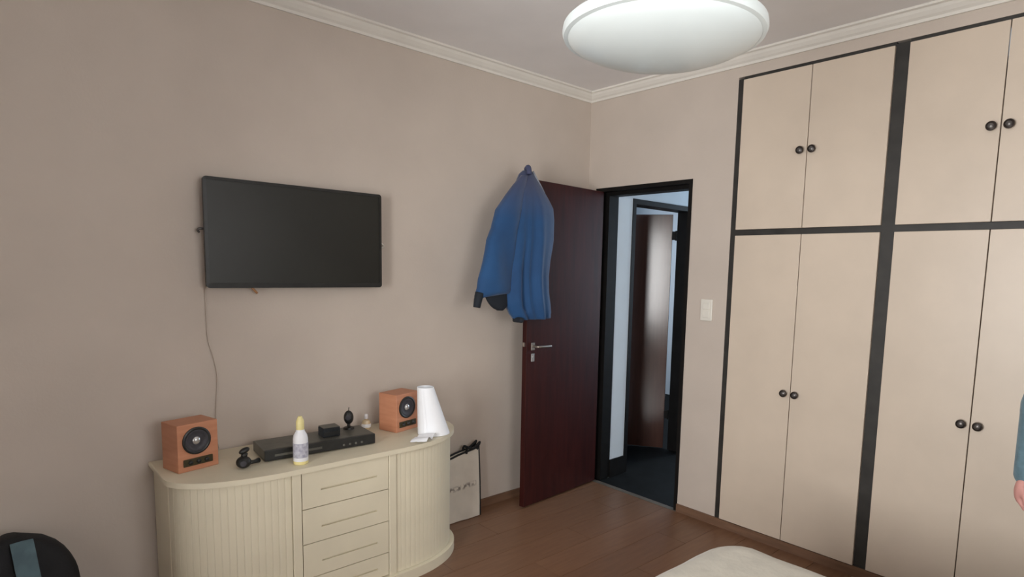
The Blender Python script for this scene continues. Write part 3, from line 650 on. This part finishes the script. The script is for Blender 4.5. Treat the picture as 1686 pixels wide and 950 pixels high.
# ------------------------------------------------------------------ backpack on the floor
bp_ = tag(empty('backpack', (0.20, -3.115, 0)), 'black backpack with a grey-teal strap standing against the television wall', 'backpack')
bm = bm_new(); rings = []
for i in range(19):
    t = i / 18; z = 0.006 + 0.525 * t
    s_ = (1 - max(0, (t - 0.55) / 0.45) ** 2.6) ** 0.5 if t < 1 else 0.0
    s_ = max(s_, 0.12); hw = 0.188 * (0.93 + 0.07 * math.sin(PI * t)) * s_; hd = (0.125 - 0.045 * t) * (0.35 + 0.65 * s_)
    ring = []
    for k in range(36):
        a = 2 * PI * k / 36; c, s2 = math.cos(a), math.sin(a)
        x = hd * math.copysign(abs(c) ** 0.6, c); y = hw * math.copysign(abs(s2) ** 0.6, s2); w_ = 0.008 * noise.noise(Vector((x * 14, y * 9, z * 9)))
        ring.append((x * (1 + w_ * 6), y * (1 + w_ * 3), z))
    rings.append(ring)
loft(bm, rings); obj('body', bm, 'black_fabric', bp_, True)
bm = bm_new(); rings = []
for i in range(11):
    t = i / 10; s_ = max(0.1, math.sin(PI * (0.12 + 0.8 * t)) ** 0.45)
    rings.append([(0.095 + (0.055 * s_) * math.copysign(abs(math.cos(a)) ** 0.6, math.cos(a)), 0.145 * s_ * math.copysign(abs(math.sin(a)) ** 0.6, math.sin(a)), 0.03 + 0.25 * t) for a in [2 * PI * k / 28 for k in range(28)]])
loft(bm, rings); obj('front_pocket', bm, 'charcoal_fabric', bp_, True)
def strap(name, pts, w_, m):
    bm = bm_new(); pts = smooth_path(pts, 5); rings = []
    for i, p_ in enumerate(pts):
        t = (pts[min(i + 1, len(pts) - 1)] - pts[max(i - 1, 0)]).normalized(); sd = Vector((0, 1, 0)); sd = (sd - t * sd.dot(t)).normalized(); nn = t.cross(sd)
        rings.append([p_ + sd * w_ * a + nn * 0.006 * b2 for a, b2 in ((-0.5, -0.5), (-0.5, 0.5), (0, 0.9), (0.5, 0.5), (0.5, -0.5))])
    loft(bm, rings); return obj(name, bm, m, bp_, 'auto')
strap('strap', [(0.055, 0.030, 0.520), (0.088, 0.033, 0.495), (0.108, 0.038, 0.440), (0.122, 0.046, 0.360), (0.140, 0.052, 0.300)], 0.062, 'teal_fabric')
strap('shoulder_strap', [(-0.03, 0.075, 0.478), (-0.09, 0.078, 0.42), (-0.13, 0.08, 0.34), (-0.135, 0.085, 0.18), (-0.12, 0.09, 0.08)], 0.05, 'charcoal_fabric')
strap('shoulder_strap', [(-0.03, -0.075, 0.478), (-0.09, -0.078, 0.42), (-0.13, -0.08, 0.34), (-0.135, -0.085, 0.18), (-0.12, -0.09, 0.08)], 0.05, 'charcoal_fabric')
bm = bm_new(); tube(bm, smooth_path([(-0.06, -0.035, 0.470), (-0.075, -0.02, 0.490), (-0.075, 0.02, 0.490), (-0.06, 0.035, 0.470)], 5), 0.007, 8); obj('carry_handle', bm, 'black_fabric', bp_, True)
bm = bm_new(); tube(bm, smooth_path([(0.148, -0.12, 0.22), (0.153, -0.04, 0.238), (0.153, 0.04, 0.238), (0.148, 0.12, 0.22)], 5), 0.003, 6); obj('zip', bm, 'knob_cap', bp_, True)

# ------------------------------------------------------------------ bed
BX0, BX1, BY0, BY1, BZ = 1.800, 3.720, -2.470, -1.075, 0.505
bd = tag(empty('bed', ((BX0 + BX1) / 2, (BY0 + BY1) / 2, 0)), 'bed under a plain beige blanket in the foreground corner', 'bed')
BO = Vector(((BX0 + BX1) / 2, (BY0 + BY1) / 2, 0))
def bpart(name, bm, m, smooth=False):
    bmesh.ops.translate(bm, vec=-BO, verts=bm.verts); return obj(name, bm, m, bd, smooth)
bm = bm_new(); nx, ny = 60, 48; rings = []
def bed_pt(s, t):
    # s,t in [-1,1] over the sheet; edges roll over and hang down
    hx_, hy_ = (BX1 - BX0) / 2, (BY1 - BY0) / 2; drop = 0.33
    def edge(v, h):
        L = abs(v) * (h + drop); flat = h - 0.07
        if L < flat: return math.copysign(L, v), 0.0
        a = min((L - flat) / 0.07, PI / 2)
        x = flat + 0.07 * math.sin(a); z = -0.07 * (1 - math.cos(a)) - max(0, L - flat - 0.07 * PI / 2)
        return math.copysign(x, v), z
    x, zx = edge(s, hx_); y, zy = edge(t, hy_)
    z = zx + zy if zx * zy == 0 else -math.hypot(zx, zy) * 1.05
    z = max(z, -0.36)
    # round the plan corners
    rc = 0.16; cx, cy = hx_ - rc, hy_ - rc
    if abs(x) > cx and abs(y) > cy:
        dx, dy = abs(x) - cx, abs(y) - cy; d = math.hypot(dx, dy); mx = max(dx, dy)
        if d > 1e-6: k = mx / d; x = math.copysign(cx + dx * k, x); y = math.copysign(cy + dy * k, y)
    nn = noise.noise(Vector((x * 3.2, y * 3.2, 0.5)))
    z += 0.009 * nn + 0.004 * noise.noise(Vector((x * 9, y * 9, 2.5)))
    if z < -0.08:
        o = 0.010 * math.sin((x + y) * 22) * min(1, (-z - 0.08) / 0.2); x += math.copysign(o, x) if abs(x) > cx else 0; y += math.copysign(o, y) if abs(y) > cy else 0
    return BO + Vector((x, y, BZ + z))
V = [[bm.verts.new(bed_pt(-1 + 2 * i / nx, -1 + 2 * k / ny)) for k in range(ny + 1)] for i in range(nx + 1)]
for i in range(nx):
    for k in range(ny): bm.faces.new((V[i][k], V[i + 1][k], V[i + 1][k + 1], V[i][k + 1]))
bl = bpart('blanket', bm, 'blanket', True); md = bl.modifiers.new('thick', 'SOLIDIFY'); md.thickness = 0.012; md.offset = -1
bm = bm_new(); box(bm, BX0 + 0.04, BX1 - 0.03, BY0 + 0.04, BY1 - 0.04, 0.24, 0.465, bev=0.05, seg=3); bpart('mattress', bm, 'sheet')
bm = bm_new(); box(bm, BX0 + 0.06, BX1 - 0.02, BY0 + 0.06, BY1 - 0.06, 0.10, 0.24, bev=0.006); bpart('bed_base', bm, 'bed_wood')
for xx in (BX0 + 0.14, BX1 - 0.12):
    for yy in (BY0 + 0.14, BY1 - 0.14):
        bm = bm_new(); box(bm, xx - 0.03, xx + 0.03, yy - 0.03, yy + 0.03, 0, 0.10, bev=0.004); bpart('leg', bm, 'bed_wood')
bm = bm_new(); box(bm, 3.755, 3.83, BY0, BY1, 0.0, 1.0, bev=0.01); bpart('headboard', bm, 'bed_wood')

# ------------------------------------------------------------------ person at the right edge, standing between bed and wardrobe
PX, PY = 2.870, -0.50
ps = tag(empty('person', (PX, PY, 0)), 'person in a grey-teal sweater standing by the wardrobe, arm hanging down', 'person')
def seg(bm, a, b_, ra, rb, sx=1.0):
    a = Vector(a); b_ = Vector(b_)
    for c, q in ((a, ra), (b_, rb)):
        t = bmesh.new(); bmesh.ops.create_icosphere(t, subdivisions=3, radius=q); bmesh.ops.translate(t, vec=c, verts=t.verts); merge(bm, t)
    lathe(bm, [(0, 0), (ra, 0), (rb, (b_ - a).length), (0, (b_ - a).length)], a, b_ - a, 20)
def ball(bm, c, sx, sy, sz):
    t = bmesh.new(); bmesh.ops.create_icosphere(t, subdivisions=4, radius=1); bmesh.ops.scale(t, vec=(sx, sy, sz), verts=t.verts); bmesh.ops.translate(t, vec=c, verts=t.verts); merge(bm, t)
def skinned(name, bm, m, vox, it=6):
    o = obj(name, bm, m, ps, True)
    a = o.modifiers.new('fuse', 'REMESH'); a.mode = 'VOXEL'; a.voxel_size = vox; a.use_smooth_shade = True
    b2 = o.modifiers.new('soft', 'SMOOTH'); b2.iterations = it; b2.factor = 0.5
    return o
ARM = {-1: [(-0.165, 0.01, 1.355), (-0.235, 0.015, 1.075), (-0.240, -0.025, 0.825)], 1: [(0.165, 0.01, 1.355), (0.225, 0.02, 1.085), (0.215, -0.04, 0.84)]}
LEG = {-1: [(-0.09, 0, 0.90), (-0.095, -0.005, 0.49), (-0.10, 0.02, 0.085)], 1: [(0.09, 0, 0.90), (0.100, -0.01, 0.49), (0.115, 0.015, 0.085)]}
bm = bm_new()
ball(bm, (0, 0.005, 1.585), 0.076, 0.095, 0.115); ball(bm, (0, -0.035, 1.545), 0.056, 0.060, 0.072); ball(bm, (0, 0.02, 1.61), 0.078, 0.09, 0.085)
seg(bm, (0, 0.015, 1.52), (0, 0.02, 1.38), 0.052, 0.06)
seg(bm, (0, -0.092, 1.598), (0, -0.113, 1.557), 0.009, 0.014); ball(bm, (0, -0.094, 1.513), 0.024, 0.012, 0.008); ball(bm, (0, -0.082, 1.482), 0.024, 0.020, 0.016)
for s_ in (-1, 1):
    ball(bm, (s_ * 0.078, 0.012, 1.575), 0.010, 0.018, 0.030); ball(bm, (s_ * 0.03, -0.078, 1.612), 0.022, 0.012, 0.008)
ball(bm, (0, 0.01, 1.24), 0.145, 0.085, 0.16); ball(bm, (0, 0.01, 1.02), 0.130, 0.08, 0.14); ball(bm, (0, 0.01, 0.92), 0.138, 0.085, 0.09)
for s_ in (-1, 1):
    a, b_, c = ARM[s_]; seg(bm, (s_ * 0.05, 0.012, 1.385), a, 0.045, 0.044); seg(bm, a, b_, 0.046, 0.036); seg(bm, b_, c, 0.036, 0.025)
    h, k, an = LEG[s_]; seg(bm, h, k, 0.070, 0.050); seg(bm, k, an, 0.052, 0.034); seg(bm, an, (an[0], an[1] - 0.13, 0.035), 0.034, 0.028)
    # hand: palm, four curled fingers, thumb
    wv = Vector(c); pm = wv + Vector((s_ * 0.006, -0.012, -0.046))
    ball(bm, pm, 0.024, 0.042, 0.050)
    for q, (oy, L) in enumerate(((-0.030, 0.068), (-0.010, 0.076), (0.011, 0.070), (0.030, 0.054))):
        k0 = pm + Vector((0, oy, -0.030)); k1 = k0 + Vector((-s_ * 0.016, -0.003, -L * 0.34)); k2 = k1 + Vector((-s_ * 0.026, -0.003, -L * 0.06)); k3 = k2 + Vector((-s_ * 0.008, 0, L * 0.20))
        seg(bm, k0, k1, 0.0098, 0.0090); seg(bm, k1, k2, 0.0090, 0.0082); seg(bm, k2, k3, 0.0082, 0.0074)
    t0 = pm + Vector((-s_ * 0.006, -0.030, 0.012)); t1 = t0 + Vector((-s_ * 0.014, -0.022, -0.030)); t2 = t1 + Vector((-s_ * 0.006, -0.006, -0.028))
    seg(bm, t0, t1, 0.0125, 0.0105); seg(bm, t1, t2, 0.0105, 0.0085)
skinned('body', bm, 'skin', 0.0055, 4)
bm = bm_new()
ball(bm, (0, 0.01, 1.235), 0.160, 0.105, 0.160); ball(bm, (0, 0.01, 1.13), 0.155, 0.102, 0.15); ball(bm, (0, 0.01, 1.04), 0.158, 0.102, 0.15); ball(bm, (0, 0.01, 0.95), 0.160, 0.106, 0.075); seg(bm, (0, 0.016, 1.39), (0, 0.018, 1.425), 0.07, 0.062)
for s_ in (-1, 1):
    a, b_, c = ARM[s_]; c2 = Vector(b_).lerp(Vector(c), 0.97)
    seg(bm, (s_ * 0.045, 0.012, 1.375), a, 0.062, 0.058); seg(bm, a, b_, 0.058, 0.052); seg(bm, b_, c2, 0.051, 0.040)
skinned('sweater', bm, 'teal_sweater', 0.0075, 5)
bm = bm_new(); ball(bm, (0, 0.01, 0.92), 0.158, 0.104, 0.09); ball(bm, (0, 0.008, 0.865), 0.150, 0.096, 0.10)
for s_ in (-1, 1):
    h, k, an = LEG[s_]; seg(bm, h, k, 0.092, 0.066); seg(bm, k, Vector(an) + Vector((0, 0, 0.03)), 0.066, 0.052)
skinned('trousers', bm, 'jeans', 0.0085, 4)
bm = bm_new(); ball(bm, (0, 0.028, 1.625), 0.088, 0.096, 0.098); ball(bm, (0, 0.055, 1.53), 0.078, 0.060, 0.10); ball(bm, (0, 0.06, 1.45), 0.07, 0.042, 0.07)
skinned('hair', bm, 'hair', 0.008, 3)
for s_ in (-1, 1):
    an = LEG[s_][2]; bm = bm_new(); ball(bm, (an[0], an[1] - 0.06, 0.045), 0.048, 0.125, 0.044); ball(bm, (an[0], an[1] + 0.01, 0.07), 0.045, 0.055, 0.055)
    sh = skinned('shoe', bm, 'shoe', 0.008, 3)
    bm = bm_new(); bmesh.ops.create_uvsphere(bm, u_segments=14, v_segments=10, radius=0.0105); bmesh.ops.translate(bm, vec=(s_ * 0.031, -0.0775, 1.594), verts=bm.verts); e_ = obj('eye', bm, 'eye_white', ps, True)
    bm = bm_new(); bmesh.ops.create_uvsphere(bm, u_segments=12, v_segments=8, radius=0.0068); bmesh.ops.translate(bm, vec=(s_ * 0.031, -0.0828, 1.594), verts=bm.verts); obj('iris', bm, 'hair', e_, True)
